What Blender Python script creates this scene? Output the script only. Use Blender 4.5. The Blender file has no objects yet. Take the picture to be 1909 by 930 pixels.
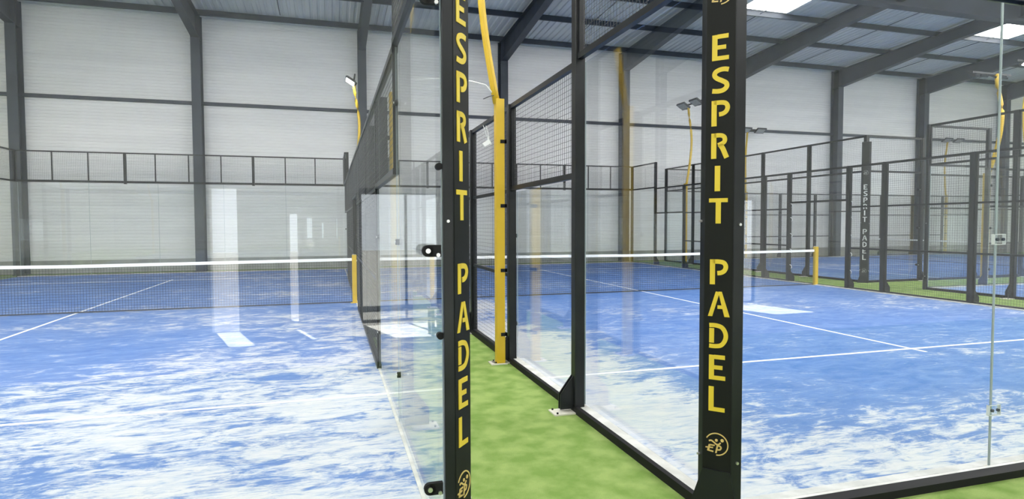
import bpy, math, random
from mathutils import Matrix, Vector
random.seed(7)
SC = bpy.context.scene
COL = SC.collection

# ------------------------------------------------------------------ materials
def mat(name, col, rough=.5, metal=0., spec=.5, emit=None, estr=0.):
    m = bpy.data.materials.new(name); m.use_nodes = True
    b = m.node_tree.nodes['Principled BSDF']
    b.inputs['Base Color'].default_value = (*col, 1); b.inputs['Roughness'].default_value = rough
    b.inputs['Metallic'].default_value = metal; b.inputs['Specular IOR Level'].default_value = spec
    if emit:
        b.inputs['Emission Color'].default_value = (*emit, 1); b.inputs['Emission Strength'].default_value = estr
    return m

def noisy(m, c1, c2, scale=(1, 1, 1), nscale=4., detail=6., lo=.4, hi=.6, bump=0., bscale=60.):
    nt = m.node_tree; N = nt.nodes; L = nt.links; b = N['Principled BSDF']
    tc = N.new('ShaderNodeTexCoord'); mp = N.new('ShaderNodeMapping'); mp.inputs['Scale'].default_value = scale
    n = N.new('ShaderNodeTexNoise'); n.inputs['Scale'].default_value = nscale; n.inputs['Detail'].default_value = detail
    r = N.new('ShaderNodeMapRange'); r.inputs['From Min'].default_value = lo; r.inputs['From Max'].default_value = hi
    mx = N.new('ShaderNodeMix'); mx.data_type = 'RGBA'
    mx.inputs[6].default_value = (*c1, 1); mx.inputs[7].default_value = (*c2, 1)
    L.new(tc.outputs['Object'], mp.inputs[0]); L.new(mp.outputs[0], n.inputs['Vector']); L.new(n.outputs['Fac'], r.inputs['Value'])
    L.new(r.outputs[0], mx.inputs[0]); L.new(mx.outputs[2], b.inputs['Base Color'])
    if bump:
        n2 = N.new('ShaderNodeTexNoise'); n2.inputs['Scale'].default_value = bscale
        bp = N.new('ShaderNodeBump'); bp.inputs['Strength'].default_value = bump; bp.inputs['Distance'].default_value = .01
        L.new(tc.outputs['Object'], n2.inputs['Vector']); L.new(n2.outputs['Fac'], bp.inputs['Height']); L.new(bp.outputs[0], b.inputs['Normal'])
    return m

BLACK = noisy(mat('black_powder_coat', (.016, .018, .021), .36, spec=.32), (.009, .010, .012), (.014, .016, .018), nscale=3)
BLACK_WIRE = mat('black_wire', (.055, .058, .062), .45)
CORD = mat('black_cord', (.02, .022, .025), .6)
GREYWIRE = mat('grey_wire', (.035, .038, .042), .5)
FACE = mat('black_lettered_face', (.008, .009, .008), .55, spec=.2)
YELLOW = noisy(mat('yellow_paint', (.75, .50, .02), .38), (.56, .365, .012), (.62, .41, .02), nscale=2)
LETTER = mat('yellow_lettering', (.66, .49, .03), .5)
LETTERW = mat('grey_lettering', (.62, .64, .64), .5)
EMBLEM = mat('gold_emblem', (.62, .45, .16), .4)
EMBLEMG = mat('grey_emblem', (.32, .33, .33), .5)
STEEL = noisy(mat('dark_blue_grey_steel', (.06, .07, .085), .55), (.034, .043, .060), (.046, .057, .078), nscale=1.5)
BOLT = mat('bright_bolt', (.65, .65, .63), .3, .9)
PLATE = mat('cream_base_plate', (.62, .60, .52), .6)
RUBBER = mat('black_rubber', (.008, .008, .009), .6, spec=.2)
NETW = mat('white_net_band', (.86, .87, .86), .6)
LINE = mat('white_line', (.78, .79, .80), .8)
WHITE = mat('white_plastic', (.85, .86, .86), .45)
KERB = noisy(mat('pale_kerb', (.50, .50, .47), .8), (.46, .46, .43), (.58, .58, .55), nscale=6)
GREEN = noisy(mat('green_turf', (.15, .36, .06), .95, spec=.1), (.17, .272, .064), (.27, .365, .115), nscale=5., detail=12, lo=.38, hi=.62, bump=.8, bscale=160)
WALL = noisy(mat('white_sheet_wall', (.70, .72, .72), .45), (.77, .765, .765), (.82, .815, .81), scale=(.15, .15, 2.), nscale=2.)
PLINTH = noisy(mat('concrete_plinth', (.33, .33, .31), .8), (.30, .30, .28), (.38, .38, .35), nscale=1.5)
ROOF = noisy(mat('roof_sheet', (.50, .52, .53), .5), (.66, .67, .68), (.74, .75, .76), scale=(.6, .1, 1), nscale=2)
INNER = mat('front_wall_paint', (.66, .66, .65), .6)
ENTR = noisy(mat('entrance_floor', (.5, .5, .48), .6), (.46, .46, .44), (.52, .52, .50), nscale=2)
CREAM = mat('cream_door_paint', (.80, .76, .62), .5)
GROUND = mat('outside_paving', (.10, .10, .095), .9)
SKYL = mat('translucent_skylight', (.8, .8, .8), .6, emit=(1., .985, .96), estr=8.5)
LED_ON = mat('lit_floodlight_lens', (.9, .9, .9), .3, emit=(1., .98, .95), estr=115.)
LED_OFF = mat('grey_floodlight_lens', (.34, .36, .37), .25)
FILM = mat('clear_connector', (.62, .66, .66), .15)

def glass(name, tint, ior=1.5):
    m = bpy.data.materials.new(name); m.use_nodes = True
    nt = m.node_tree; N = nt.nodes; L = nt.links; N.clear()
    out = N.new('ShaderNodeOutputMaterial'); mix = N.new('ShaderNodeMixShader')
    tr = N.new('ShaderNodeBsdfTransparent'); gl = N.new('ShaderNodeBsdfGlossy'); fr = N.new('ShaderNodeFresnel')
    geo = N.new('ShaderNodeNewGeometry'); mr = N.new('ShaderNodeMapRange')
    mr.inputs['To Min'].default_value = ior; mr.inputs['To Max'].default_value = 1 / ior
    tr.inputs[0].default_value = (*tint, 1); gl.inputs['Color'].default_value = (1, 1, 1, 1); gl.inputs['Roughness'].default_value = 0.0
    L.new(geo.outputs['Backfacing'], mr.inputs['Value']); L.new(mr.outputs[0], fr.inputs['IOR'])
    L.new(fr.outputs[0], mix.inputs[0]); L.new(tr.outputs[0], mix.inputs[1]); L.new(gl.outputs[0], mix.inputs[2])
    L.new(mix.outputs[0], out.inputs[0])
    return m
GLASS = glass('clear_glass', (.975, .985, .985))
GEDGE = mat('glass_edge', (.40, .47, .48), .2)

def turf(name, amount, edge_amt, seed, grad):
    """blue artificial grass with white sand brushed over it; amount shifts how much sand lies on it"""
    m = mat(name, (.1, .3, .7), .9, spec=.15)
    nt = m.node_tree; N = nt.nodes; L = nt.links; b = N['Principled BSDF']
    tc = N.new('ShaderNodeTexCoord')
    def mp(scale, rot=0, loc=(0, 0, 0)):
        q = N.new('ShaderNodeMapping'); q.inputs['Scale'].default_value = scale; q.inputs['Location'].default_value = loc
        q.inputs['Rotation'].default_value = (0, 0, rot); L.new(tc.outputs['Object'], q.inputs[0]); return q
    def noise(v, s, d, dist=0., rough=.6):
        q = N.new('ShaderNodeTexNoise'); q.inputs['Scale'].default_value = s; q.inputs['Detail'].default_value = d
        q.inputs['Distortion'].default_value = dist; q.inputs['Roughness'].default_value = rough; L.new(v.outputs[0], q.inputs['Vector']); return q.outputs['Fac']
    def math_(op, a, c):
        q = N.new('ShaderNodeMath'); q.operation = op
        for i, v in enumerate((a, c)):
            if isinstance(v, (int, float)): q.inputs[i].default_value = v
            else: L.new(v, q.inputs[i])
        return q.outputs[0]
    def rng(v, a, c, lo=0., hi=1.):
        q = N.new('ShaderNodeMapRange'); q.interpolation_type = 'SMOOTHSTEP'
        q.inputs['From Min'].default_value = a; q.inputs['From Max'].default_value = c
        q.inputs['To Min'].default_value = lo; q.inputs['To Max'].default_value = hi
        L.new(v, q.inputs['Value']); return q.outputs[0]
    s3 = (seed, seed * .7, 0)
    big = noise(mp((.55, 1., 1), .12, s3), .42, 2)
    mid = noise(mp((.85, 1.5, 1), .15, s3), 2.4, 12, 1.0, .70)
    streak = noise(mp((1.6, 6., 1), .32, s3), 2.4, 10, 1.2, .75)
    streak2 = noise(mp((1.6, 5., 1), -.35, s3), 2.2, 6, .3, .7)
    sep = N.new('ShaderNodeSeparateXYZ'); L.new(tc.outputs['Object'], sep.inputs[0])
    X, Y = sep.outputs[0], sep.outputs[1]
    e = math_('MULTIPLY', big, .55)
    e = math_('ADD', e, math_('MULTIPLY', mid, .75))
    e = math_('ADD', e, math_('MULTIPLY', streak, .50))
    e = math_('ADD', e, math_('MULTIPLY', streak2, .22))
    edge = rng(Y, 0., 1.7, edge_amt, 0.)
    edge2 = rng(X, 0., 1.9, edge_amt, 0.)
    e = math_('ADD', e, math_('MAXIMUM', edge, edge2))
    for (axis, a, c, lo, hi) in grad:
        e = math_('ADD', e, rng(Y if axis == 'y' else X, a, c, lo, hi))
    e = math_('ADD', e, amount)
    veil = math_('MULTIPLY', rng(e, .78, 1.12), .13)
    f = math_('MAXIMUM', rng(e, 1.03, 1.22), veil)
    # thin wisps of loose sand lying across the pile
    wisp = noise(mp((1.0, 6.5, 1), .10, s3), 3.2, 9, 1.4, .72)
    f = math_('MAXIMUM', f, rng(math_('ADD', wisp, math_('MULTIPLY', big, .35)), .76, .86, 0., .65))
    mx = N.new('ShaderNodeMix'); mx.data_type = 'RGBA'
    # blue pile, a little mottled
    mb = N.new('ShaderNodeMix'); mb.data_type = 'RGBA'
    mb.inputs[6].default_value = (.058, .145, .385, 1); mb.inputs[7].default_value = (.088, .19, .45, 1)
    L.new(rng(mid, .35, .65), mb.inputs[0])
    ms = N.new('ShaderNodeMix'); ms.data_type = 'RGBA'
    ms.inputs[6].default_value = (.38, .43, .53, 1); ms.inputs[7].default_value = (.53, .535, .54, 1)
    L.new(rng(streak, .35, .6), ms.inputs[0])
    L.new(f, mx.inputs[0]); L.new(mb.outputs[2], mx.inputs[6]); L.new(ms.outputs[2], mx.inputs[7])
    L.new(mx.outputs[2], b.inputs['Base Color'])
    n2 = N.new('ShaderNodeTexNoise'); n2.inputs['Scale'].default_value = 120
    bp = N.new('ShaderNodeBump'); bp.inputs['Strength'].default_value = .25; bp.inputs['Distance'].default_value = .004
    L.new(tc.outputs['Object'], n2.inputs['Vector']); L.new(n2.outputs['Fac'], bp.inputs['Height']); L.new(bp.outputs[0], b.inputs['Normal'])
    return m

# ------------------------------------------------------------------ mesh helpers
class MB:
    def __init__(s): s.v = []; s.f = []
    def box(s, x0, x1, y0, y1, z0, z1):
        n = len(s.v)
        s.v += [(x, y, z) for z in (z0, z1) for y in (y0, y1) for x in (x0, x1)]
        s.f += [[n + i for i in q] for q in ((0, 2, 3, 1), (4, 5, 7, 6), (0, 1, 5, 4), (2, 6, 7, 3), (0, 4, 6, 2), (1, 3, 7, 5))]
        return s
    def prism(s, poly, a, b, plane='xy'):
        """extrude a polygon given in a plane from a to b along the third axis"""
        n = len(s.v); k = len(poly)
        def P(u, v, w):
            return (u, v, w) if plane == 'xy' else (u, w, v) if plane == 'xz' else (w, u, v)
        s.v += [P(u, v, a) for u, v in poly] + [P(u, v, b) for u, v in poly]
        s.f += [[n + i for i in range(k)][::-1], [n + k + i for i in range(k)]]
        s.f += [[n + i, n + (i + 1) % k, n + k + (i + 1) % k, n + k + i] for i in range(k)]
        return s
    def tube(s, path, r, sides=8, r2=None, square=False):
        n = len(s.v); K = len(path); path = [Vector(p) for p in path]
        up = Vector((0, 0, 1))
        for i, p in enumerate(path):
            t = (path[min(i + 1, K - 1)] - path[max(i - 1, 0)]).normalized()
            a = t.cross(up)
            if a.length < .15: a = t.cross(Vector((0, 1, 0)))
            a.normalize(); b = t.cross(a)
            rr = r if r2 is None else r + (r2 - r) * i / (K - 1)
            for j in range(sides):
                th = 2 * math.pi * (j + (.5 if square else 0)) / sides
                s.v.append(tuple(p + a * rr * math.cos(th) + b * rr * math.sin(th)))
        for i in range(K - 1):
            for j in range(sides):
                s.f.append([n + i * sides + j, n + i * sides + (j + 1) % sides, n + (i + 1) * sides + (j + 1) % sides, n + (i + 1) * sides + j])
        s.f.append([n + j for j in range(sides)][::-1]); s.f.append([n + (K - 1) * sides + j for j in range(sides)])
        return s
    def cyl(s, c, axis, r, h, sides=16):
        c = Vector(c); a = Vector(axis).normalized() * h * .5
        return s.tube([c - a, c + a], r, sides)
    def wires(s, L, z0, z1, sp=.05, w=.0042, y=0.):
        h = w / 2
        k = max(1, round(L / sp))
        for i in range(1, k):
            x = L * i / k; s._bar((x - h, y - h, z0), (x + h, y + h, z1), 2)
        k = max(1, round((z1 - z0) / sp))
        for i in range(1, k):
            z = z0 + (z1 - z0) * i / k; s._bar((0, y + h, z - h), (L, y + 3 * h, z + h), 0)
        return s
    def _bar(s, a, b, ax):
        n = len(s.v); x0, y0, z0 = a; x1, y1, z1 = b
        if ax == 2: s.v += [(x, y, z) for z in (z0, z1) for x, y in ((x0, y0), (x1, y0), (x1, y1), (x0, y1))]
        else: s.v += [(x, y, z) for x in (x0, x1) for y, z in ((y0, z0), (y1, z0), (y1, z1), (y0, z1))]
        s.f += [[n + j, n + (j + 1) % 4, n + 4 + (j + 1) % 4, n + 4 + j] for j in range(4)]
    def mesh(s, name, m):
        me = bpy.data.meshes.new(name); me.from_pydata(s.v, [], s.f); me.materials.append(m); me.update()
        return me
    def build(s, name, m, parent=None, M=None, smooth=False, bevel=0., fix=True):
        return put(name, s.mesh(name, m), parent, M, smooth, bevel, fix)

def put(name, me, parent=None, M=None, smooth=False, bevel=0., fix=False):
    if fix:
        import bmesh
        b = bmesh.new(); b.from_mesh(me); bmesh.ops.recalc_face_normals(b, faces=b.faces); b.to_mesh(me); b.free()
    if smooth:
        for p in me.polygons: p.use_smooth = len(p.vertices) == 4
    o = bpy.data.objects.new(name, me); COL.objects.link(o)
    if parent: o.parent = parent
    if M is not None: o.matrix_local = M
    if bevel:
        q = o.modifiers.new('edge', 'BEVEL'); q.width = bevel; q.segments = 2; q.limit_method = 'ANGLE'
    return o

def tag(o, label=None, cat=None, group=None, kind=None):
    if label: o['label'] = label
    if cat: o['category'] = cat
    if group: o['group'] = group
    if kind: o['kind'] = kind
    return o
def empty(name, M, label, cat, group=None):
    o = bpy.data.objects.new(name, None); COL.objects.link(o); o.empty_display_size = .2; o.matrix_world = M
    return tag(o, label, cat, group)
def struct(name, mb, m, label=None, fix=True):
    o = mb.build(name, m, fix=fix); return tag(o, label, None, None, 'structure')

def frame_of(p0, p1, z=0., flip=False):
    """local x runs from p0 to p1, local y is to its left (the court side when flip is False)"""
    a = Vector((p1[0] - p0[0], p1[1] - p0[1], 0)).normalized(); b = Vector((-a.y, a.x, 0))
    M = Matrix(((a.x, b.x, 0, p0[0]), (a.y, b.y, 0, p0[1]), (0, 0, 1, z), (0, 0, 0, 1)))
    return M

ORD = ['first', 'second', 'third', 'fourth', 'fifth', 'sixth', 'seventh', 'eighth', 'ninth', 'tenth', 'eleventh', 'twelfth']
CACHE = {}
def cached(key, fn):
    if key not in CACHE: CACHE[key] = fn()
    return CACHE[key]
def recalc(me):
    import bmesh
    b = bmesh.new(); b.from_mesh(me); bmesh.ops.recalc_face_normals(b, faces=b.faces); b.to_mesh(me); b.free(); return me

# ------------------------------------------------------------------ lettering
def ribbon(mb, pts, w, t0, t1, n=6):
    P = [Vector(p) for p in pts]
    if len(P) > 2:
        Q = []
        for i in range(len(P) - 1):
            a = P[max(i - 1, 0)]; b = P[i]; c = P[i + 1]; d = P[min(i + 2, len(P) - 1)]
            for k in range(n):
                t = k / n
                Q.append(.5 * ((2 * b) + (c - a) * t + (2 * a - 5 * b + 4 * c - d) * t * t + (3 * b - a - 3 * c + d) * t ** 3))
        Q.append(P[-1]); P = Q
    L = []; R = []
    for i, p in enumerate(P):
        t = (P[min(i + 1, len(P) - 1)] - P[max(i - 1, 0)]).normalized(); nn = Vector((-t.y, t.x)) * w / 2
        L.append(p + nn); R.append(p - nn)
    for i in range(len(P) - 1):
        mb.prism([tuple(R[i]), tuple(R[i + 1]), tuple(L[i + 1]), tuple(L[i])], t0, t1, 'xz')
def rect(x0, y0, x1, y1): return [(x0, y0), (x1, y0), (x1, y1), (x0, y1)]
GLYPH = {
    'E': (.62, [rect(0, 0, .2, 1), rect(.2, .84, .62, 1.01), rect(.2, .425, .53, .585), rect(.2, 0, .64, .165)], []),
    'S': (.66, [], [([(.64, .89), (.48, .925), (.3, .91), (.14, .83), (.105, .70), (.2, .585), (.4, .475), (.55, .37), (.57, .23), (.45, .115), (.26, .08), (.02, .105)], .18)]),
    'P': (.70, [rect(0, 0, .2, 1)], [([(.1, .915), (.36, .915), (.54, .87), (.615, .72), (.56, .56), (.43, .475), (.29, .455)], .175)]),
    'R': (.70, [rect(0, 0, .2, 1)], [([(.1, .915), (.34, .915), (.48, .86), (.525, .74), (.47, .62), (.27, .525)], .17), ([(.33, .56), (.44, .40), (.54, .16), (.60, .02)], .19)]),
    'I': (.5, [rect(.15, 0, .36, 1)], []),
    'T': (.72, [rect(0, .84, .72, 1), rect(.26, 0, .46, .84)], []),
    'A': (.84, [[(0, 0), (.17, 0), (.43, .9), (.36, 1), (.30, 1)], [(.39, 1), (.53, 1), (.84, 0), (.64, 0)], rect(.37, .31, .62, .45)], []),
    'D': (.74, [rect(0, .21, .19, .80)], [([(0, .915), (.26, .92), (.50, .84), (.635, .60), (.62, .36), (.47, .14), (.24, .08), (0, .085)], .17)]),
    'L': (.62, [rect(0, 0, .2, 1), rect(.2, 0, .63, .165)], []),
}
def letters(ztop, pitch, cap, cx, d=.003):
    """column of letters reading ESPRIT PADEL, drawn in local xz, standing d proud of y = 0 towards -y"""
    out = []
    zt = ztop
    for ch in 'ESPRIT PADEL':
        if ch == ' ':
            zt -= pitch * .9; continue
        w, polys, ribs = GLYPH[ch]
        ox = cx - cap * .33 - (cap * .06 if ch in 'AT' else 0)
        tmp = MB()
        for p in polys: tmp.prism(p, -d / cap, 0, 'xz')
        for p, ww in ribs: ribbon(tmp, p, ww, -d / cap, 0)
        mb = MB(); out.append(mb); n = 0
        mb.v += [(ox + x * cap, y * cap, zt - cap + z * cap) for x, y, z in tmp.v]
        mb.f += [[n + k for k in f] for f in tmp.f]
        zt -= pitch
    return out
def emblem(cx, zc, R, d=.003):
    mb = MB()
    arc = [(cx + R * math.cos(a), zc + R * math.sin(a)) for a in [math.radians(152 - k * 9) for k in range(28)]]
    ribbon(mb, arc, R * .10, -d, 0, 1)
    def S(pts): return [(cx + x * R, zc + y * R) for x, y in pts]
    ribbon(mb, S([(-.68, .22), (-.45, .28), (-.2, .12), (.02, -.02), (.2, .02), (.36, .18)]), R * .13, -d, 0)   # running figure
    for (x, y, r) in ((-.02, .36, .13), (.50, .42, .15)):
        mb.prism([(cx + R * (x + r * math.cos(a)), zc + R * (y + r * math.sin(a))) for a in [k * math.pi / 6 for k in range(12)]], -d, 0, 'xz')
    for p in ([(-.98, -.36), (-.30, -.30), (-.30, -.42), (-.98, -.46)], [(-.70, -.10), (-.52, -.10), (-.66, -.72), (-.84, -.70)],
              [(-.60, -.08), (-.14, -.08), (-.17, -.20), (-.6, -.20)], [(-.74, -.60), (-.26, -.66), (-.28, -.78), (-.8, -.72)],
              [(.02, -.10), (.16, -.10), (.02, -.82), (-.12, -.82)]):
        mb.prism(S(p), -d, 0, 'xz')
    ribbon(mb, S([(.06, -.15), (.3, -.14), (.40, -.28), (.30, -.46), (.06, -.50)]), R * .13, -d, 0)
    return mb

# ------------------------------------------------------------------ court hardware
def base_and_gusset(root, M, size=.09, plate=True):
    """outward is local -y"""
    g = cached('gusset', lambda: recalc(MB().prism([(-.045, .0), (-.165, .0), (-.165, .13), (-.045, .29)], -.006, .006, 'yz').prism([(-.045, .0), (-.165, .0), (-.165, .13), (-.045, .29)], -.045, -.033, 'yz').mesh('gusset', BLACK)))
    put('gusset', g, root)
    p = cached('plate', lambda: recalc(MB().box(-.09, .075, -.24, -.03, -.03, -.018).mesh('base_plate', PLATE)))
    bp = put('base_plate', p, root)
    for x in (-.07, .055):
        put('anchor_bolt', cached('abolt', lambda: recalc(MB().cyl((0, 0, 0), (0, 0, 1), .009, .014, 6).mesh('anchor_bolt', RUBBER))), bp, Matrix.Translation((x, -.21, -.012)))

def clamp_mesh():
    return None
def fence_post(M, h, label, group, clamps=(), gusset=True, detail=True, w=.09):
    r = empty('fence_post', M, label, 'post', group)
    key = ('upright', h, w)
    u = cached(key, lambda: recalc(MB().box(-w / 2, w / 2, -.045, .045, 0, h).mesh('upright', BLACK)))
    o = put('upright', u, r)
    if detail:
        q = o.modifiers.new('edge', 'BEVEL'); q.width = .004; q.segments = 2
    if gusset: base_and_gusset(r, M)
    for i, z in enumerate(clamps):
        side = 1
        k = cached('clamp', lambda: recalc(MB().cyl((0, .072, 0), (0, 1, 0), .023, .028, 14).box(-.02, .02, .03, .062, -.03, .03).mesh('clamp', RUBBER)))
        c = put('clamp', k, r, Matrix.Translation((-w / 2 - .005, .0, z)))
        bb = cached('cbolt', lambda: recalc(MB().cyl((-.002, .0, .0), (1, 0, 0), .008, .012, 8).mesh('bolt', BOLT)))
        put('bolt', bb, c)
        put('cap', cached('ccap', lambda: recalc(MB().cyl((.0, .088, .0), (0, 1, 0), .008, .008, 8).mesh('cap', BOLT))), c)
    return r

def corner_post(M, label, lettered='yellow', tz=(2.615, .1745, .136), cover=4.0, em=.395, embs=(2.835,), group='lettered corner posts of the courts', cham=((-.085, .03), (.02, -.085)), inner=.04, front=.085, clamps=(), cy=0, lz=0.):
    """local x across the near wall, local y into the court, corner at the origin; the bevelled face looks along (-x,-y)"""
    r = empty('corner_post', M, label, 'post', group)
    (ax, ay), (bx, by) = cham
    poly = [(ax, ay + inner), (ax, ay), (bx, by), (front, by), (front, by + .02), (bx + .02, by + .03), (ax + .03, ay + .02), (ax + .03, ay + inner)]
    MB().prism(poly, 0, cover, 'xy').build('column', BLACK, r, bevel=.003)
    MB().box(-.03, .03, -.03, .03, 0, 4.0).build('inner_upright', BLACK, r)
    # bevelled face frame: local x along the face, -y outward
    d = Vector((bx - ax, by - ay, 0)); L = d.length; d.normalize(); nrm = Vector((d.y, -d.x, 0))  # outward
    F = Matrix(((d.x, -nrm.x, 0, ax), (d.y, -nrm.y, 0, ay), (0, 0, 1, 0), (0, 0, 0, 1)))
    MB().box(.004, L - .004, -.003, .0, .12, cover - .02).build('face_plate', FACE, r, F)
    off = Matrix.Translation((0, -.003, 0))
    Lm = LETTER if lettered == 'yellow' else LETTERW
    if lettered:
        for gm in letters(tz[0], tz[1], tz[2], L / 2): gm.build('letter', Lm, r, F @ off)
        for z in (em,) + tuple(embs):
            emblem(L / 2, z, .060).build('emblem', EMBLEM if lettered == 'yellow' else EMBLEMG, r, F @ off)
    # flared foot
    MB().prism([(-.085, -.03), (L + .035, -.03), (L - .004, .25), (.004, .25)], -.012, .03, 'xz').build('foot', BLACK, r, F)
    for z in (1.60, .30):
        MB().cyl((bx + .035, by - .004, z), (0, 1, 0), .008, .010, 10).build('bolt', BOLT, r)
        MB().cyl((ax - .006, ay + .025, z + .02), (1, 0, 0), .007, .018, 8).build('bolt', BOLT, r)
    return r

def glass_panel(p0, p1, z0, z1, label, group, off=.062):
    L = (Vector(p1) - Vector(p0)).length; M = frame_of(p0, p1)
    k = ('glass', round(L, 3), z0, z1, off)
    def f():
        return recalc(MB().box(.006, L - .006, off, off + .010, z0 + .03, z1 - .01).mesh('glass_panel', GLASS))
    o = put('glass_panel', cached(k, f), None, M)
    tag(o, label, 'glass panel', group)
    e = cached(('edge', z0, z1, off), lambda: recalc(MB().box(.002, .006, off + .0005, off + .0095, z0 + .03, z1 - .01).mesh('polished_edge', GEDGE)))
    put('polished_edge', e, o); put('polished_edge', e, o, Matrix.Translation((L - .008, 0, 0)))
    return o

def mesh_panel(p0, p1, z0, z1, label, group, rails=(), studs=(), thick=(), fr=.05, wire=.0025, sp=.05, lower=True, thin_top=False, inset=.046, moff=0.):
    a, c_ = Vector(p0), Vector(p1); dd = (c_ - a).normalized() * inset
    if inset: p0, p1 = tuple(a + dd), tuple(c_ - dd)
    L = (Vector(p1) - Vector(p0)).length; M = frame_of(p0, p1) @ Matrix.Translation((0, moff, 0))
    r = empty('mesh_panel', M, label, 'mesh panel', group)
    k = ('mp', round(L, 3), z0, z1, tuple(rails), tuple(studs), tuple(thick), fr, wire, sp, lower, thin_top)
    def f():
        b = MB(); h = fr / 2
        t = h * (.55 if thin_top else 1)
        b.box(0, L, -h, h, z1 - 2 * t, z1)
        if lower: b.box(0, L, -h, h, z0, z0 + fr)
        for z in rails: b.box(0, L, -h * .8, h * .8, z - h * .8, z + h * .8)
        if not studs:
            for x in (0, L - fr * .6): b.box(x, x + fr * .6, -h * .8, h * .8, z0, z1)
        for x in studs: b.box(x - .018, x + .018, -.018, .018, z0, z1)
        for x in [min(t_, L) for t_ in thick]: b.box(x - .04, x + .04, -.04, .04, z0 - .03, z1)
        return recalc(b.mesh('frame', BLACK))
    put('frame', cached(k, f), r)
    w = cached(k + ('w',), lambda: MB().wires(L, z0, z1, sp, wire, .012).mesh('wire_mesh', BLACK_WIRE))
    put('wire_mesh', w, r)
    return r

def flood_pole(M, label, lit=False, heads=2, single=False, zt=5.85, bow=.20, headside=1, h0=3.0, group='yellow floodlight poles along the fences', r0=.05):
    """local -y is outward; rises straight to h0 then bows outward and back over the court"""
    r = empty('floodlight_pole', M, label, 'floodlight', group)
    MB().box(-r0, r0, -r0, r0, -.02, h0 + .05).build('square_tube', YELLOW, r, bevel=.004)
    MB().box(-.10, .08, -.12, .07, -.03, -.018).build('base_plate', PLATE, r)
    path = []
    for i in range(17):
        t = i / 16; z = h0 + (zt - h0) * t
        y = -.03 - bow * math.sin(min(1, t * 1.18) * math.pi * .72) * 1.0 + (.30 * max(0, t - .55) ** 1.3)
        path.append((0, y, z))
    a = MB(); a.tube(path, r0 * .82, 10); a.tube([(p[0] + r0 * .75, p[1], p[2]) for p in path], .008, 6)
    a.build('curved_arm', YELLOW, r, smooth=True)
    for z in (.32, 1.07, 1.82, 2.56): MB().box(r0 - .002, r0 + .009, -.002, r0 + .022, z - .02, z + .02).box(-.01, r0 + .009, r0 - .002, r0 + .022, z - .02, z + .02).build('bracket', RUBBER, r)
    tx, ty, tz = path[-1]
    MB().box(-.95, .55, ty - .02, ty + .02, tz - .02, tz + .03).build('crossbar', GREYWIRE, r)
    for k, x in enumerate((-.62, .16) if heads == 2 else (-.2,)):
        hM = Matrix.Translation((x, ty + .10, tz - .02)) @ Matrix.Rotation(math.radians(-32 * -1), 4, 'X')
        H = MB().box(-.24, .24, -.16, .16, -.02, .035).box(-.08, .08, -.19, -.13, .0, .06)
        for q in range(7): H.box(-.2 + q * .062, -.19 + q * .062, -.14, .14, .035, .06)
        hd = H.build('lamp_head', GREYWIRE, r, hM)
        MB().box(-.205, .205, -.125, .125, -.026, -.0205).build('lens', LED_ON if lit else LED_OFF, hd)
    return r

def net(p0, p1, label, cords=True):
    L = (Vector(p1) - Vector(p0)).length; M = frame_of(p0, p1)
    r = empty('court_net', M, label, 'net', 'nets across the padel courts')
    n = 40
    def zt(x): return .89 + .035 * abs(2 * x / L - 1)
    b = MB()
    for i in range(n):
        x0, x1 = L * i / n, L * (i + 1) / n; z0, z1 = zt(x0), zt(x1)
        k = len(b.v)
        b.v += [(x0, -.012, z0 - .058), (x1, -.012, z1 - .058), (x1, -.012, z1), (x0, -.012, z0), (x0, .012, z0 - .058), (x1, .012, z1 - .058), (x1, .012, z1), (x0, .012, z0)]
        b.f += [[k + q for q in f] for f in ((0, 1, 2, 3), (7, 6, 5, 4), (3, 2, 6, 7), (4, 5, 1, 0))]
    b.build('top_band', NETW, r)
    if cords:
        c = MB(); h = .0016
        m = round(L / .048)
        for i in range(m + 1):
            x = L * i / m; c._bar((x - h, -h, .015), (x + h, h, zt(x) - .05), 2)
        for j in range(18):
            z = .02 + j * .048
            c._bar((0, -h, z - h), (L, h, z + h), 0)
        c.build('net_cords', CORD, r, fix=False)
    MB().box(0, L, -.006, .006, .01, .03).build('bottom_band', BLACK_WIRE, r)
    return r
def net_post(x, y, label, rot=0, h=1.0):
    M = Matrix.Translation((x, y, 0)) @ Matrix.Rotation(rot, 4, 'Z')
    r = empty('net_post', M, label, 'net post', 'yellow net posts')
    MB().box(-.045, .045, -.045, .045, 0, h).build('upright', YELLOW, r, bevel=.004)
    MB().box(-.08, .08, -.08, .08, 0, .012).build('base_plate', YELLOW, r)
    MB().box(-.035, .035, -.035, .035, h, h + .012).cyl((.06, 0, h - .12), (1, 0, 0), .018, .03, 10).build('winder', BOLT, r)
    return r

def court_turf(name, origin, W, M, material, label, lenY=20.0, near_trim=True):
    o = MB().box(0, W, 0, lenY, -.03, 0).build(name, material, None, M)
    tag(o, label, None, None, 'structure')
    h = .025; b = MB()
    for y in (3.05, lenY - 3.05): b.box(.02, W - .02, y - h, y + h, 0, .0025)
    b.box(W / 2 - h, W / 2 + h, 2.85, lenY - 2.85, .0, .002)
    b.build('court_lines', LINE, o)
    return o
def kerb_line(p0, p1, label, out=.05, pale=.085, ph=.018, ch=.03):
    """black base channel outside, pale strip inside"""
    L = (Vector(p1) - Vector(p0)).length; M = frame_of(p0, p1)
    r = empty('base_channel', M, label, 'base channel', 'black base channels under the court fences')
    MB().box(0, L, -out, -.012, -.03, ch).build('black_channel', RUBBER, r)
    MB().box(0, L, -.012, pale, -.02, ph).build('pale_strip', KERB, r)
    return r

def T(x, y, z=0, rot=0): return Matrix.Translation((x, y, z)) @ Matrix.Rotation(rot, 4, 'Z')
PI = math.pi

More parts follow.
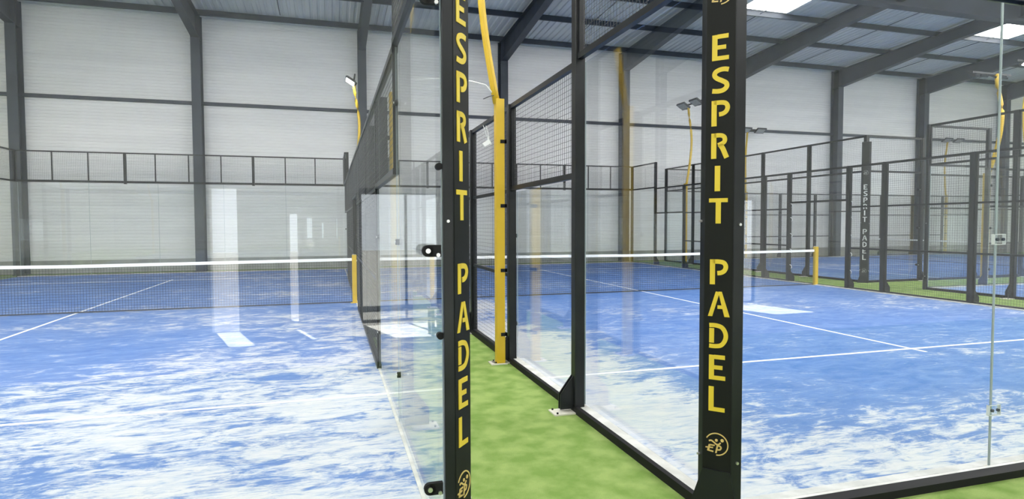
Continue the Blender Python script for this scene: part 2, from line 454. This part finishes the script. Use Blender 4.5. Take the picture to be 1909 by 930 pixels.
def side_fence(P, q0, stops, cname, sname, right=False, hi=(0, 2), clampz=(), skip_corner=(), startlabel='near', kerb=True):
    """P(s) -> world point at distance s along the fence. stops: list of s values with posts.
    direction is chosen so that the court lies to the left of the walk"""
    def seg(a, b):
        return (P(b), P(a)) if right else (P(a), P(b))
    return seg

# heights along a 20 m side: returns list of (kind, z0, z1, rails)
def bay(s0, s1, Ltot=20.0):
    m = (s0 + s1) / 2; d = min(m, Ltot - m)
    if d < 2.06: return [('g', 0, 3.0, ()), ('m', 3.0, 4.0, ())]
    if d < 4.1: return [('g', 0, 2.0, ()), ('m', 2.0, 3.0, ())]
    if 9 - .01 <= s0 and s1 <= 11.01: return [('m', 2.15, 3.0, ())]
    return [('m', .0, 3.0, (1.0, 2.0))]

def build_side(P, stops, right, cname, sname, gname, corner_ends=(True, True), unseen=(), wire=.0025, goff=.062, moff=0., sp=.05, count_from='near end'):
    """right=True when the court lies on the right of the direction of growing s"""
    k = 0
    for i, s in enumerate(stops):
        a = P(s)
        nb = P(stops[i + 1]) if i + 1 < len(stops) else P(s + .5)
        d = (Vector(nb) - Vector(a)); 
        if i + 1 < len(stops) and i > 0: d = Vector(P(stops[i + 1])) - Vector(P(stops[i - 1]))
        if i + 1 == len(stops): d = Vector(P(s)) - Vector(P(stops[i - 1]))
        M = frame_of((0, 0), (d.x, d.y)) if not right else frame_of((0, 0), (-d.x, -d.y))
        M = Matrix.Translation((a[0], a[1], 0)) @ M.to_3x3().to_4x4()
        dd = min(s, 20 - s)
        h = 4.0 if dd < 2.3 else 3.0
        if dd > .2:
            w = .055 if h == 3.0 and dd > 8.5 else .09
            cl = (.42, 1.47, 2.55) if dd < 2.3 else ((.42, 1.47) if dd < 4.3 else ())
            fence_post(M, h, f'{ORD[k]} {"tall " if h == 4 else ""}black post of the {sname} from its {count_from}', gname[0], cl)
        elif (i == 0 and corner_ends[0]) or (i > 0 and corner_ends[1]):
            fence_post(M, 4.0, f'black corner post at the {(count_from if "left" in count_from else "near end") if i == 0 else "far end"} of the {sname}', gname[0], (), gusset=False)
        k += 1
    for i in range(len(stops) - 1):
        s0, s1 = stops[i], stops[i + 1]
        p0, p1 = (P(s1), P(s0)) if right else (P(s0), P(s1))
        for kind, z0, z1, rails in bay(s0, s1):
            pos = f'{ORD[i]} bay of {sname} from its {count_from}'
            if kind == 'g':
                glass_panel(p0, p1, z0, z1, f'{"tall" if z1 > 2.5 else "low"} clear glass panel, {pos}', gname[1], goff)
            else:
                nm = 'mesh panel over the doorway' if 2.1 < z0 < 2.2 else ('full-height wire mesh panel' if z0 < .1 else 'wire mesh panel above glass')
                mesh_panel(p0, p1, z0, z1, f'{nm}, {pos}', gname[2], rails, wire=wire, sp=sp, moff=moff, inset=0. if moff > .05 else .046)

# ------------------------------------------------------------------ camera
F = 1129.9; yaw, pitch, roll = .2914, -.0415, -.0032
fw = Vector((math.sin(yaw) * math.cos(pitch), math.cos(yaw) * math.cos(pitch), math.sin(pitch)))
rt = Vector((math.cos(yaw), -math.sin(yaw), 0)); up = rt.cross(fw)
r_ = rt * math.cos(roll) + up * math.sin(roll); u_ = -rt * math.sin(roll) + up * math.cos(roll)
cam = bpy.data.cameras.new('camera'); cam.sensor_width = 36; cam.sensor_fit = 'HORIZONTAL'; cam.lens = F * 36 / 1909
cam.clip_start = .05; cam.clip_end = 300
co = bpy.data.objects.new('camera', cam); COL.objects.link(co)
co.matrix_world = Matrix(((r_.x, u_.x, -fw.x, -2.0514), (r_.y, u_.y, -fw.y, -2.8524), (r_.z, u_.z, -fw.z, 1.6053), (0, 0, 0, 1)))
SC.camera = co

# ------------------------------------------------------------------ building
X0, X1, YB, YF = -17.0, 44.0, 21.35, -7.4
struct('floor', MB().box(X0, X1, YF, YB, -.13, -.03), GREEN, 'green artificial turf between and in front of the courts')
struct('floor_entrance', MB().box(X0, X1, YF, -4.7, -.04, -.024), ENTR, 'pale grey entrance floor along the front wall')
# rear wall: horizontally ribbed white sheet above a concrete plinth
def ribbed_wall(x0, x1, y, z0, z1):
    b = MB(); n = int((z1 - z0) / .11); 
    for i in range(n):
        za = z0 + (z1 - z0) * i / n; zb = z0 + (z1 - z0) * (i + 1) / n; zm = za + (zb - za) * .72
        k = len(b.v)
        b.v += [(x0, y, za), (x1, y, za), (x1, y, zm), (x0, y, zm), (x0, y + .012, zm + .008), (x1, y + .012, zm + .008), (x1, y + .012, zb - .008), (x0, y + .012, zb - .008), (x0, y, zb), (x1, y, zb)]
        b.f += [[k, k + 1, k + 2, k + 3], [k + 3, k + 2, k + 5, k + 4], [k + 4, k + 5, k + 6, k + 7], [k + 7, k + 6, k + 9, k + 8]]
    b.box(x0, x1, y + .02, y + .2, z0, z1)
    return b
struct('wall_back', ribbed_wall(X0, X1, YB, .42, 9.35), WALL, 'long white ribbed sheet wall behind the courts', fix=False)
struct('baseboard_back', MB().box(X0, X1, YB - .03, YB + .2, -.13, .42), PLINTH, 'grey concrete plinth along the foot of the back wall')
struct('wall_left', MB().box(X0 - .2, X0, YF - .2, YB + .2, -.13, 10), WALL)
struct('wall_right', MB().box(X1, X1 + .2, YF - .2, YB + .2, -.13, 10), WALL)
# front wall behind the viewer with its glazed openings
wf = MB(); holes = [(-3.78, -3.40, .0, 2.16), (-2.66, -2.54, .1, 1.78), (-1.6, -.1, 0, 2.2), (5.15, 6.15, 0, 2.12)]
xs = X0
for (a, b, z0, z1) in holes:
    wf.box(xs, a, YF - .2, YF, -.13, 9.2)
    if z0 > 0: wf.box(a, b, YF - .2, YF, -.13, z0)
    wf.box(a, b, YF - .2, YF, z1, 9.2); xs = b
wf.box(xs, X1, YF - .2, YF, -.13, 9.2)
struct('wall_front', wf, INNER)
for i, (a, b, z0, z1) in enumerate(holes):
    if b - a < .6: continue
    m = MB(); n = max(1, round((b - a) / .8)); fr = .04
    for k in range(n + 1):
        x = a + (b - a - fr) * k / n; m.box(x, x + fr, YF - .14, YF - .08, z0, z1)
    m.box(a, b, YF - .14, YF - .08, z1 - .05, z1); m.box(a, b, YF - .14, YF - .08, z0, z0 + .05)
    if z0 == 0: m.box(a, b, YF - .14, YF - .08, 2.1, 2.16)
    w = struct('window_%d' % (i + 1) if z0 > 0 else 'door_%d' % (i + 1), m, BLACK)
    MB().box(a, b, YF - .115, YF - .105, z0, z1).build('pane', GLASS, w)
struct('outside_ground', MB().box(-40, 60, YF - 30, YF - .2, -.2, -.05), GROUND)

FILL_STRIP = mat('added_fill_strip', (.8, .8, .8), .6, emit=(1., .98, .95), estr=7.)  # unseen glowing strip added behind the viewer to brighten the back wall
for i in range(11):
    xa = X0 + (X1 - X0) * i / 11
    tag(MB().box(xa + .12, xa + (X1 - X0) / 11 - .12, YF, YF + .03, 6.75, 8.9).build('window_%d' % (60 + i), FILL_STRIP), 'added glowing fill panel high on the front wall', None, None, 'structure')  # added fill-light panels, no windows in the wall here

def ztop(y):  # underside of the roof sheets
    return 9.14 + .05 * (20.5 - y) if y > 6.8 else 9.14 + .05 * (20.5 - 6.8) - .05 * (6.8 - y)
COLX = [-16.7] + [(x + 2.0514) * 1.016 - 2.0514 for x in (-11.72, -6.40, -.82, 4.66, 10.02, 15.75, 21.28, 26.65, 32.3, 37.7, 42.6)]
names = ['at the far left', 'left of the left court', 'behind the middle of the left court', 'behind the corridor', 'behind the middle of the right court', 'behind the right court corner', 'behind the lettered post', 'behind the sideways court', 'right of the lettered far post', 'beyond the last court', 'past the frame', 'at the end wall']
for x, nm in zip(COLX, names):
    b = MB(); y0, y1 = YB - .50, YB - .04
    b.box(x - .15, x + .15, y0, y0 + .022, -.03, 9.0).box(x - .15, x + .15, y1 - .022, y1, -.03, 9.0).box(x - .008, x + .008, y0 + .022, y1 - .022, -.03, 9.0)
    b.box(x - .17, x + .17, y0 - .02, y1, -.03, .0)
    struct('column', b, STEEL, 'dark steel column ' + nm)
    b = MB(); 
    ys = [YB - .1, 15.4, 6.8, -2, YF]
    zb = [8.12, ztop(15.4) - .62, ztop(6.8) - .62, ztop(-2) - .62, 7.9]
    zt = [ztop(y) - .14 for y in ys]
    for k in range(4):
        a0, a1 = ys[k], ys[k + 1]
        b.prism([(a0, zb[k]), (a1, zb[k + 1]), (a1, zt[k + 1]), (a0, zt[k])], x - .008, x + .008, 'yz')
        b.prism([(a0, zb[k]), (a1, zb[k + 1]), (a1, zb[k + 1] + .02), (a0, zb[k] + .02)], x - .13, x + .13, 'yz')
        b.prism([(a0, zt[k] - .02), (a1, zt[k + 1] - .02), (a1, zt[k + 1]), (a0, zt[k])], x - .13, x + .13, 'yz')
    struct('roof_beam', b, STEEL, 'dark haunched steel rafter on the column ' + nm)
for k, y in enumerate([20.85, 18.35, 16.1, 14.0, 10.9, 8.8, 6.7, 4.5, 2.3, .1, -2.1, -4.3]):
    z = ztop(y); b = MB(); b.box(X0, X1, y - .035, y - .028, z - .19, z).box(X0, X1, y - .028, y + .035, z - .19, z - .183).box(X0, X1, y - .035, y + .035, z - .007, z)
    struct('purlin', b, STEEL, f'{ORD[k]} dark roof purlin counted from the back wall')
y = 12.95
b = MB().box(X0, X1, y - .18, y + .18, 8.72, 8.75).box(X0, X1, y - .012, y + .012, 8.75, 9.40).box(X0, X1, y - .18, y + .18, 9.40, 9.43)
struct('roof_beam', b, STEEL, 'deep dark beam running lengthwise under the roof')
for i in range(len(COLX) - 1):
    xm = (COLX[i] + COLX[i + 1]) / 2
    b = MB(); b.tube([(xm, 20.4, ztop(20.4) - .1), (xm, 13.2, ztop(13.2) - .1)], .014, 6)
    struct('sag_rod', b, STEEL, 'thin steel rod linking the purlins in the bay right of the column ' + names[i])
struct('trim_1', MB().box(X0, X1, YB - .12, YB, 5.90, 6.01), STEEL, 'thin dark rail across the back wall at mid height')
# corrugated roof in two pitches
b = MB(); per = .25; x = X0
prof = []
while x < X1:
    prof += [(x, 0), (x + .12, 0), (x + .15, .035), (x + .22, .035)]; x += per
prof.append((X1, 0))
ys = [YB + .1, 6.8, YF - .2]
n = len(prof)
for y in ys:
    b.v += [(px, y, ztop(y) + pz) for px, pz in prof]
for r in range(2):
    for i in range(n - 1): b.f.append([r * n + i, r * n + i + 1, (r + 1) * n + i + 1, (r + 1) * n + i])
struct('ceiling', b, ROOF, 'corrugated grey metal roof sheets', fix=False)
# translucent roof lights, one per bay
for i in range(len(COLX) - 1):
    cx = (COLX[i] + COLX[i + 1]) / 2 + .1
    for j, (y0, y1) in enumerate(((14.1, 15.95), (1.5, 8.5))):
        if j == 0 and i not in (5, 7): continue
        w = .95 if j == 0 else 1.1
        b = MB()
        b.prism([(y0, ztop(y0) - .02), (y1, ztop(y1) - .02), (y1, ztop(y1) - .005), (y0, ztop(y0) - .005)], cx - w, cx + w, 'yz')
        tag(b.build('window_%d' % (20 + i * 2 + j), SKYL), 'bright translucent roof light', None, None, 'structure')

# ------------------------------------------------------------------ courts
CXL = -1.53
# --- left court: x from -11.53 to -1.53
t1 = turf('blue_turf_left_court', .02, .0, 3.1, [('y', 3., 10., .10, -.03), ('x', 4, 10, .0, .03)])
court_turf('floor_court_left', None, 10.0, T(-11.53, -.1), t1, 'blue sanded turf of the near left court', 20.1)
t2 = turf('blue_turf_right_court', -.02, .27, 8.4, [('y', 2., 9., .0, .0)])
court_turf('floor_court_right', None, 10.1, T(0, 0), t2, 'blue turf of the near right court', 20.1)
t3 = turf('blue_turf_far_courts', -.02, .05, 15.3, [])
court_turf('floor_court_far', None, 10.3, T(12.0, 20.6, 0, -PI / 2), t3, 'blue turf of the far court lying sideways')
court_turf('floor_court_far_right', None, 10.0, T(12.0, 8.5, 0, -PI / 2), t3, 'blue turf of the court at the far right edge')


def straps(post):
    m = cached('strap', lambda: recalc(MB().tube([(-.03 - .055 * math.sin(a), .02 * math.cos(a) - .02, .05 * math.cos(a)) for a in [math.pi * k / 8 for k in range(9)]], .009, 6).mesh('strap', WHITE)))
    for z in (.42, .85, 1.28, 1.72, 2.1): put('strap', m, post, Matrix.Translation((-.01, 0, z)))

def groups(n): return (f'black fence posts of the {n}', f'glass panels of the {n}', f'wire mesh panels of the {n}')
# left court
build_side(lambda s: (CXL + .055, s), [0, 2, 4, 6, 8, 9, 11, 12, 14, 16, 18, 20], False, 'left court', 'left court corridor fence', groups('left court corridor fence'), (False, True), count_from='near corner', moff=.072)
build_side(lambda s: (-11.53, s), [16, 18, 20], True, 'left court', 'left court outer fence', groups('left court outer fence'), count_from='near end')
# right court
build_side(lambda s: (0., s), [0, 2, 4, 6, 8, 9, 11, 12, 14, 16, 18, 20], True, 'right court', 'right court corridor fence', groups('right court corridor fence'), (False, True), count_from='near corner')
build_side(lambda s: (10.1, s), [4, 6, 8, 9, 11, 12, 14, 16.2, 18.2, 20.1], False, 'right court', 'right court outer fence', groups('right court outer fence'), count_from='near end')
for o in [o for o in bpy.data.objects if o.name.startswith('fence_post')]:
    l = o.matrix_world.translation
    if (abs(l.x - 10.1) < .01 or abs(l.x - CXL - .055) < .01) and min(abs(l.y - 9), abs(l.y - 11)) < .01: straps(o)
# court far to the right, lying sideways
build_side(lambda s: (12 + s, 10.3), [0, 2, 4, 6, 8], False, 'sideways court', 'sideways court front fence', groups('sideways court front fence'), (False, True), count_from='lettered corner')
build_side(lambda s: (12 + s, 20.6), [0, 2, 4, 6, 8, 9, 11, 12, 14, 16, 18, 20], True, 'sideways court', 'sideways court back fence', groups('sideways court back fence'), (True, True), count_from='left end')
build_side(lambda s: (12 + s, 8.5), [0, 2, 4], True, 'edge court', 'edge court side fence', groups('edge court side fence'), (False, True), count_from='corner')
def end_wall(pts, nm, skip_first=False, skip_last=False):
    g = groups(nm)
    for i, p in enumerate(pts):
        if (i == 0 and skip_first) or (i == len(pts) - 1 and skip_last): continue
        q0 = pts[0]; q1 = pts[-1]; M = Matrix.Translation((p[0], p[1], 0)) @ frame_of((0, 0), (q1[0] - q0[0], q1[1] - q0[1])).to_3x3().to_4x4()
        fence_post(M, 4.0, f'{ORD[i]} tall black post of the {nm} from its left end', g[0], (.42, 1.47, 2.55))
    for i in range(len(pts) - 1):
        glass_panel(pts[i], pts[i + 1], 0, 3., f'{ORD[i]} clear glass panel of the {nm} from its left end', g[1])
        mesh_panel(pts[i], pts[i + 1], 3., 4., f'{ORD[i]} wire mesh panel on top of the {nm} from its left end', g[2])
end_wall([(12, 20.6 - 2.06 * k) for k in range(6)], 'sideways court end wall', True, True)
end_wall([(12, 8.5), (12, 6.5), (12, 4.5)], 'edge court end wall', True)
end_wall([(32, 16.48), (32, 18.54), (32, 20.6)], 'sideways court far wall', False, True)

# frameless glass end walls of the two near courts
def top_band(p0, p1, nm, g):
    a = Vector(p0); d = (Vector(p1) - a).normalized()
    L = (Vector(p1) - a).length
    for k, (s0, s1) in enumerate(((0, 3), (3, L - 3), (L - 3, L))):
        st = [1, 2] if s1 - s0 < 3.5 else [1.02, 2.02, 3.02]
        mesh_panel(tuple(a + d * s0), tuple(a + d * s1), 3., 4., f'{["right", "middle", "left"][k]} length of wire mesh on top of the {nm} glass end wall', g, (), tuple(st), (0, s1 - s0) if k == 1 else (), .07, .003, .05, True, True, inset=.046 if k == 1 else .0)
for nm, xr, w, y in (('left court far', CXL, 2.0, 20.), ('right court far', 10.1, 2.02, 20.1)):
    for k in range(5):
        glass_panel((xr - w * k, y), (xr - w * (k + 1), y), 0, 3, f'{ORD[k]} frameless glass panel of the {nm} wall from its right corner', f'frameless glass of the {nm} wall', 0.)
    top_band((xr, y), (xr - 5 * w, y), nm, f'mesh lengths on top of the {nm} wall')
def connector(panel_label_parent, x, y, zs):
    for z in zs:
        c = MB().box(x - .048, x + .048, y - .014, y - .008, z - .033, z + .033).box(x - .052, x - .046, y - .02, y - .006, z - .036, z + .036).box(x + .046, x + .052, y - .02, y - .006, z - .036, z + .036).build('clear_connector', FILM, panel_label_parent)
        for dx in (-.026, .026): MB().cyl((x + dx, y - .019, z), (0, 1, 0), .010, .014, 12).build('bolt', GREYWIRE, c)
yn = -.06
for k in range(2):
    o = glass_panel((0.06 + 1.97 * k, yn), (2.03 + 1.97 * k, yn), 0, 3, 'large near glass panel directly right of the broad lettered post' if k == 0 else 'large near glass panel beyond the seam, at the right edge of the photo', 'near glass of the right court', .03)
    if k == 0:
        o2 = o
M0 = None
holder = MB()
# connectors sit on the seam between the two panels: parts of the first panel
for z in (1.50, .40):
    Mi = o2.matrix_world.inverted()
    c = MB().box(1.922, 2.018, .010, .020, z - .030, z + .030)
    c1 = c.build('clear_connector', GLASS, o2)
    e = MB().box(1.920, 1.924, .006, .026, z - .034, z + .034).box(2.016, 2.020, .006, .026, z - .034, z + .034).box(1.92, 2.02, .006, .012, z + .030, z + .034).box(1.92, 2.02, .006, .012, z - .034, z - .030)
    e.build('rim', FILM, c1)
    for x in (1.945, 1.995): MB().cyl((x, .006, z), (0, 1, 0), .010, .012, 12).build('bolt', STEEL, c1)
for k in range(3):
    glass_panel((-3.56 - 2.0 * k, -.15), (-1.56 - 2.0 * k, -.15), 0, 3, f'{["first", "second", "third"][k]} near glass panel of the left court, counted leftward from the slim lettered post', 'near glass of the left court', .03)

# lettered corner posts
corner_post(T(0, 0), 'broad black corner post with yellow ESPRIT PADEL lettering in front of the right court')
cp = corner_post(T(-1.53, -.13, 0, PI / 2), 'black corner post seen edge-on with yellow ESPRIT PADEL lettering, left of the green corridor', tz=(2.633, .1745, .136), em=.41, cham=((-.085, .0), (.03, -.097)), inner=.045, front=.10)
cl = cached('bigclamp', lambda: recalc(MB().box(-.028, .03, -.012, .012, -.026, .026).cyl((-.028, 0, 0), (0, 1, 0), .026, .024, 16).mesh('clamp', RUBBER)))
for z in (2.58, 1.49, .43):
    o = put('clamp', cl, cp, Matrix.Translation((-.075, .085, z)) @ Matrix.Rotation(-PI / 2, 4, 'Z'))
    MB().cyl((-.028, -.014, 0), (0, 1, 0), .011, .008, 12).build('bolt', BOLT, o)
    MB().cyl((.016, -.014, -.018), (0, 1, 0), .009, .012, 8).build('bolt', BOLT, o)
for z in (1.861, 1.11):
    MB().cyl((-.055, .058, z), (1, 0, 0), .016, .03, 14).cyl((-.03, .05, z), (0, 1, 0), .009, .03, 10).build('glass_knob', RUBBER, cp)
corner_post(T(12, 10.3), 'distant black corner post with pale ESPRIT PADEL lettering on the sideways court', 'grey', (2.66, .176, .14), 3.82, .30, (2.98,))
corner_post(T(12, 8.5, 0, -PI / 2), 'plain dark corner post of the court at the right edge of the photo', None, group='corner posts')

# base channels and kerbs
kerb_line((-1.53, -.1), (-1.53, 20), 'black base channel under the left court fence beside the corridor', .03, .03, .004, .012)
kerb_line((0, 20), (0, 0), 'black base channel with pale strip along the right side of the green corridor')
kerb_line((-.06, -.02), (10.1, -.02), 'black base channel with pale kerb under the near glass of the right court', .10, ch=.018)
kerb_line((-11.53, -.12), (-1.56, -.12), 'base channel with pale kerb under the near glass of the left court')
kerb_line((10.1, 0), (10.1, 20.1), 'black base channel under the right court fence facing the sideways court')
kerb_line((12, 20.6), (12, 10.3), 'black base channel under the sideways court end wall', .04)
kerb_line((12, 10.3), (32, 10.3), 'black base channel under the sideways court near fence', .04)
kerb_line((32, 8.5), (12, 8.5), 'black base channel under the side fence of the court at the right edge', .04)
kerb_line((12, 8.5), (12, -1.5), 'black base channel under the end wall of the court at the right edge', .04)
kerb_line((-1.53, 20), (-11.53, 20), 'dark base channel under the far glass wall of the left court', .03)
kerb_line((10.1, 20.1), (0, 20.1), 'dark base channel under the far glass wall of the right court', .03)
kerb_line((32, 20.6), (12, 20.6), 'dark base channel under the sideways court fence at the back wall', .03)

# nets
net((-11.53, 10), (-1.6, 10), 'black net with white top band across the left court')
net((0.04, 10), (10.02, 10), 'black net with white top band across the right court')
net((22, 20.5), (22, 10.4), 'distant net with thin white band on the sideways court')
net_post(-1.585, 10, 'yellow net post at the right end of the left court net', h=.99)
net_post(10.08, 10, 'yellow net post at the right end of the right court net')
net_post(.02, 10, 'yellow net post at the corridor end of the right court net')
net_post(22, 20.52, 'distant yellow net post near the back wall')
net_post(22, 10.38, 'distant yellow net post at the near end of the sideways net')

# floodlights
def PM(x, y, d): return Matrix.Translation((x, y, 0)) @ frame_of((0, 0), d).to_3x3().to_4x4()
flood_pole(PM(-.155, 3.97, (0, -1)), 'bright yellow floodlight pole clamped to the right court fence in the corridor')
flood_pole(PM(-1.36, 3.95, (0, 1)), 'yellow floodlight pole behind the wire mesh left of the slim lettered post', lit=True)
flood_pole(PM(-11.66, 4.1, (0, -1)), 'yellow floodlight pole at the outer fence of the left court, near end', lit=True)
flood_pole(PM(-11.66, 16.1, (0, -1)), 'yellow floodlight pole at the outer fence of the left court, far end', lit=True)
flood_pole(PM(15.8, 8.66, (-1, 0)), 'yellow floodlight pole with lit lamps at the right edge of the photo', lit=True)
flood_pole(PM(10.25, 3.9, (0, 1)), 'yellow floodlight pole at the right court outer fence, near end', lit=True)
flood_pole(PM(-1.39, 16, (0, 1)), 'yellow floodlight pole with the lit lamp above the left court', lit=True, heads=1)
flood_pole(PM(10.22, 16.3, (0, 1)), 'yellow floodlight pole with two grey lamp heads behind the right court')
flood_pole(PM(16.2, 20.70, (-1, 0)), 'yellow floodlight pole at the back wall, partly hidden by the lettered post', bow=.04)
flood_pole(PM(28.4, 20.72, (-1, 0)), 'farthest floodlight pole with two lamp heads near the right edge', bow=.1)
flood_pole(PM(16.3, 10.15, (1, 0)), 'curved yellow floodlight pole near the right edge of the photo', h0=3.0, bow=.34, r0=.07)

# cables
c = MB().tube([(-1.36, 3.97, 3.16), (-1.1, 3.95, 3.215), (-.78, 3.95, 3.24), (-.5, 3.95, 3.235), (-.32, 3.95, 3.2), (-.24, 3.96, 3.12), (-.21, 3.97, 3.0)], .007, 6).build('cable', WHITE, smooth=True)
tag(c, 'thin white cable arching across the corridor to the nearest yellow pole', 'cable')
c = MB().box(-.045, .045, -.02, .02, -.025, .025).box(.03, .05, -.012, .012, -.04, .01).build('cable_connector', WHITE, None, T(-.31, 3.97, 2.54) @ Matrix.Rotation(-.6, 4, 'Y'))
tag(c, 'small white box hanging on thin leads left of the nearest yellow pole', 'connector box')
MB().tube([(.04, 0, .01), (.06, .0, .10), (.085, .0, .19)], .004, 5).tube([(.045, 0, .0), (.085, .0, .09), (.11, .0, .17)], .004, 5).build('lead', WHITE, c)
c = MB().tube([(-.36, 3.9, 3.03), (-.28, 3.93, 3.07), (-.17, 3.95, 3.10)], .005, 5).build('cable_tie', GREYWIRE)
tag(c, 'short grey cable tie sticking out of the nearest yellow pole', 'cable tie')

# bench in the reflection side of the hall
for k, (x, y) in enumerate(((3.9, -6.0), (-1.2, -6.2))):
    r = empty('bench', T(x, y, -.03), ['low grey bench by the glazed door of the front wall', 'low bench in front of the wide glazed front'][k], 'bench', 'benches by the front wall')
    b = MB()
    for j in range(4): b.box(-.7, .7, -.2 + j * .105, -.11 + j * .105, .42, .45)
    b.build('seat', STEEL, r)
    for sx in (-.55, .55): MB().box(sx - .02, sx + .02, -.18, -.14, 0, .42).box(sx - .02, sx + .02, .14, .18, 0, .42).box(sx - .02, sx + .02, -.18, .18, .38, .42).build('leg', BLACK, r)

# ------------------------------------------------------------------ light
w = bpy.data.worlds.new('world'); SC.world = w; w.use_nodes = True
bg = w.node_tree.nodes['Background']; bg.inputs[0].default_value = (.90, .95, 1.0, 1); bg.inputs[1].default_value = 4.0
sun = bpy.data.lights.new('sun', 'SUN'); sun.energy = 60; sun.angle = .009; sun.color = (1, .96, .88)
so = bpy.data.objects.new('sun', sun); COL.objects.link(so)
so.matrix_world = Vector((-.18, -.62, .95)).to_track_quat('Z', 'Y').to_matrix().to_4x4()

vs = SC.view_settings
SC.display_settings.display_device = 'sRGB'
vs.view_transform = 'Standard'; vs.look = 'None'; vs.gamma = 1; vs.use_curve_mapping = False; vs.exposure = 0.35
SC.cycles.max_bounces = 10; SC.cycles.diffuse_bounces = 5; SC.cycles.glossy_bounces = 5
SC.cycles.transparent_max_bounces = 64; SC.cycles.transmission_bounces = 8
SC.cycles.use_denoising = True; SC.cycles.denoiser = 'OPENIMAGEDENOISE'
SC.cycles.sample_clamp_indirect = 6
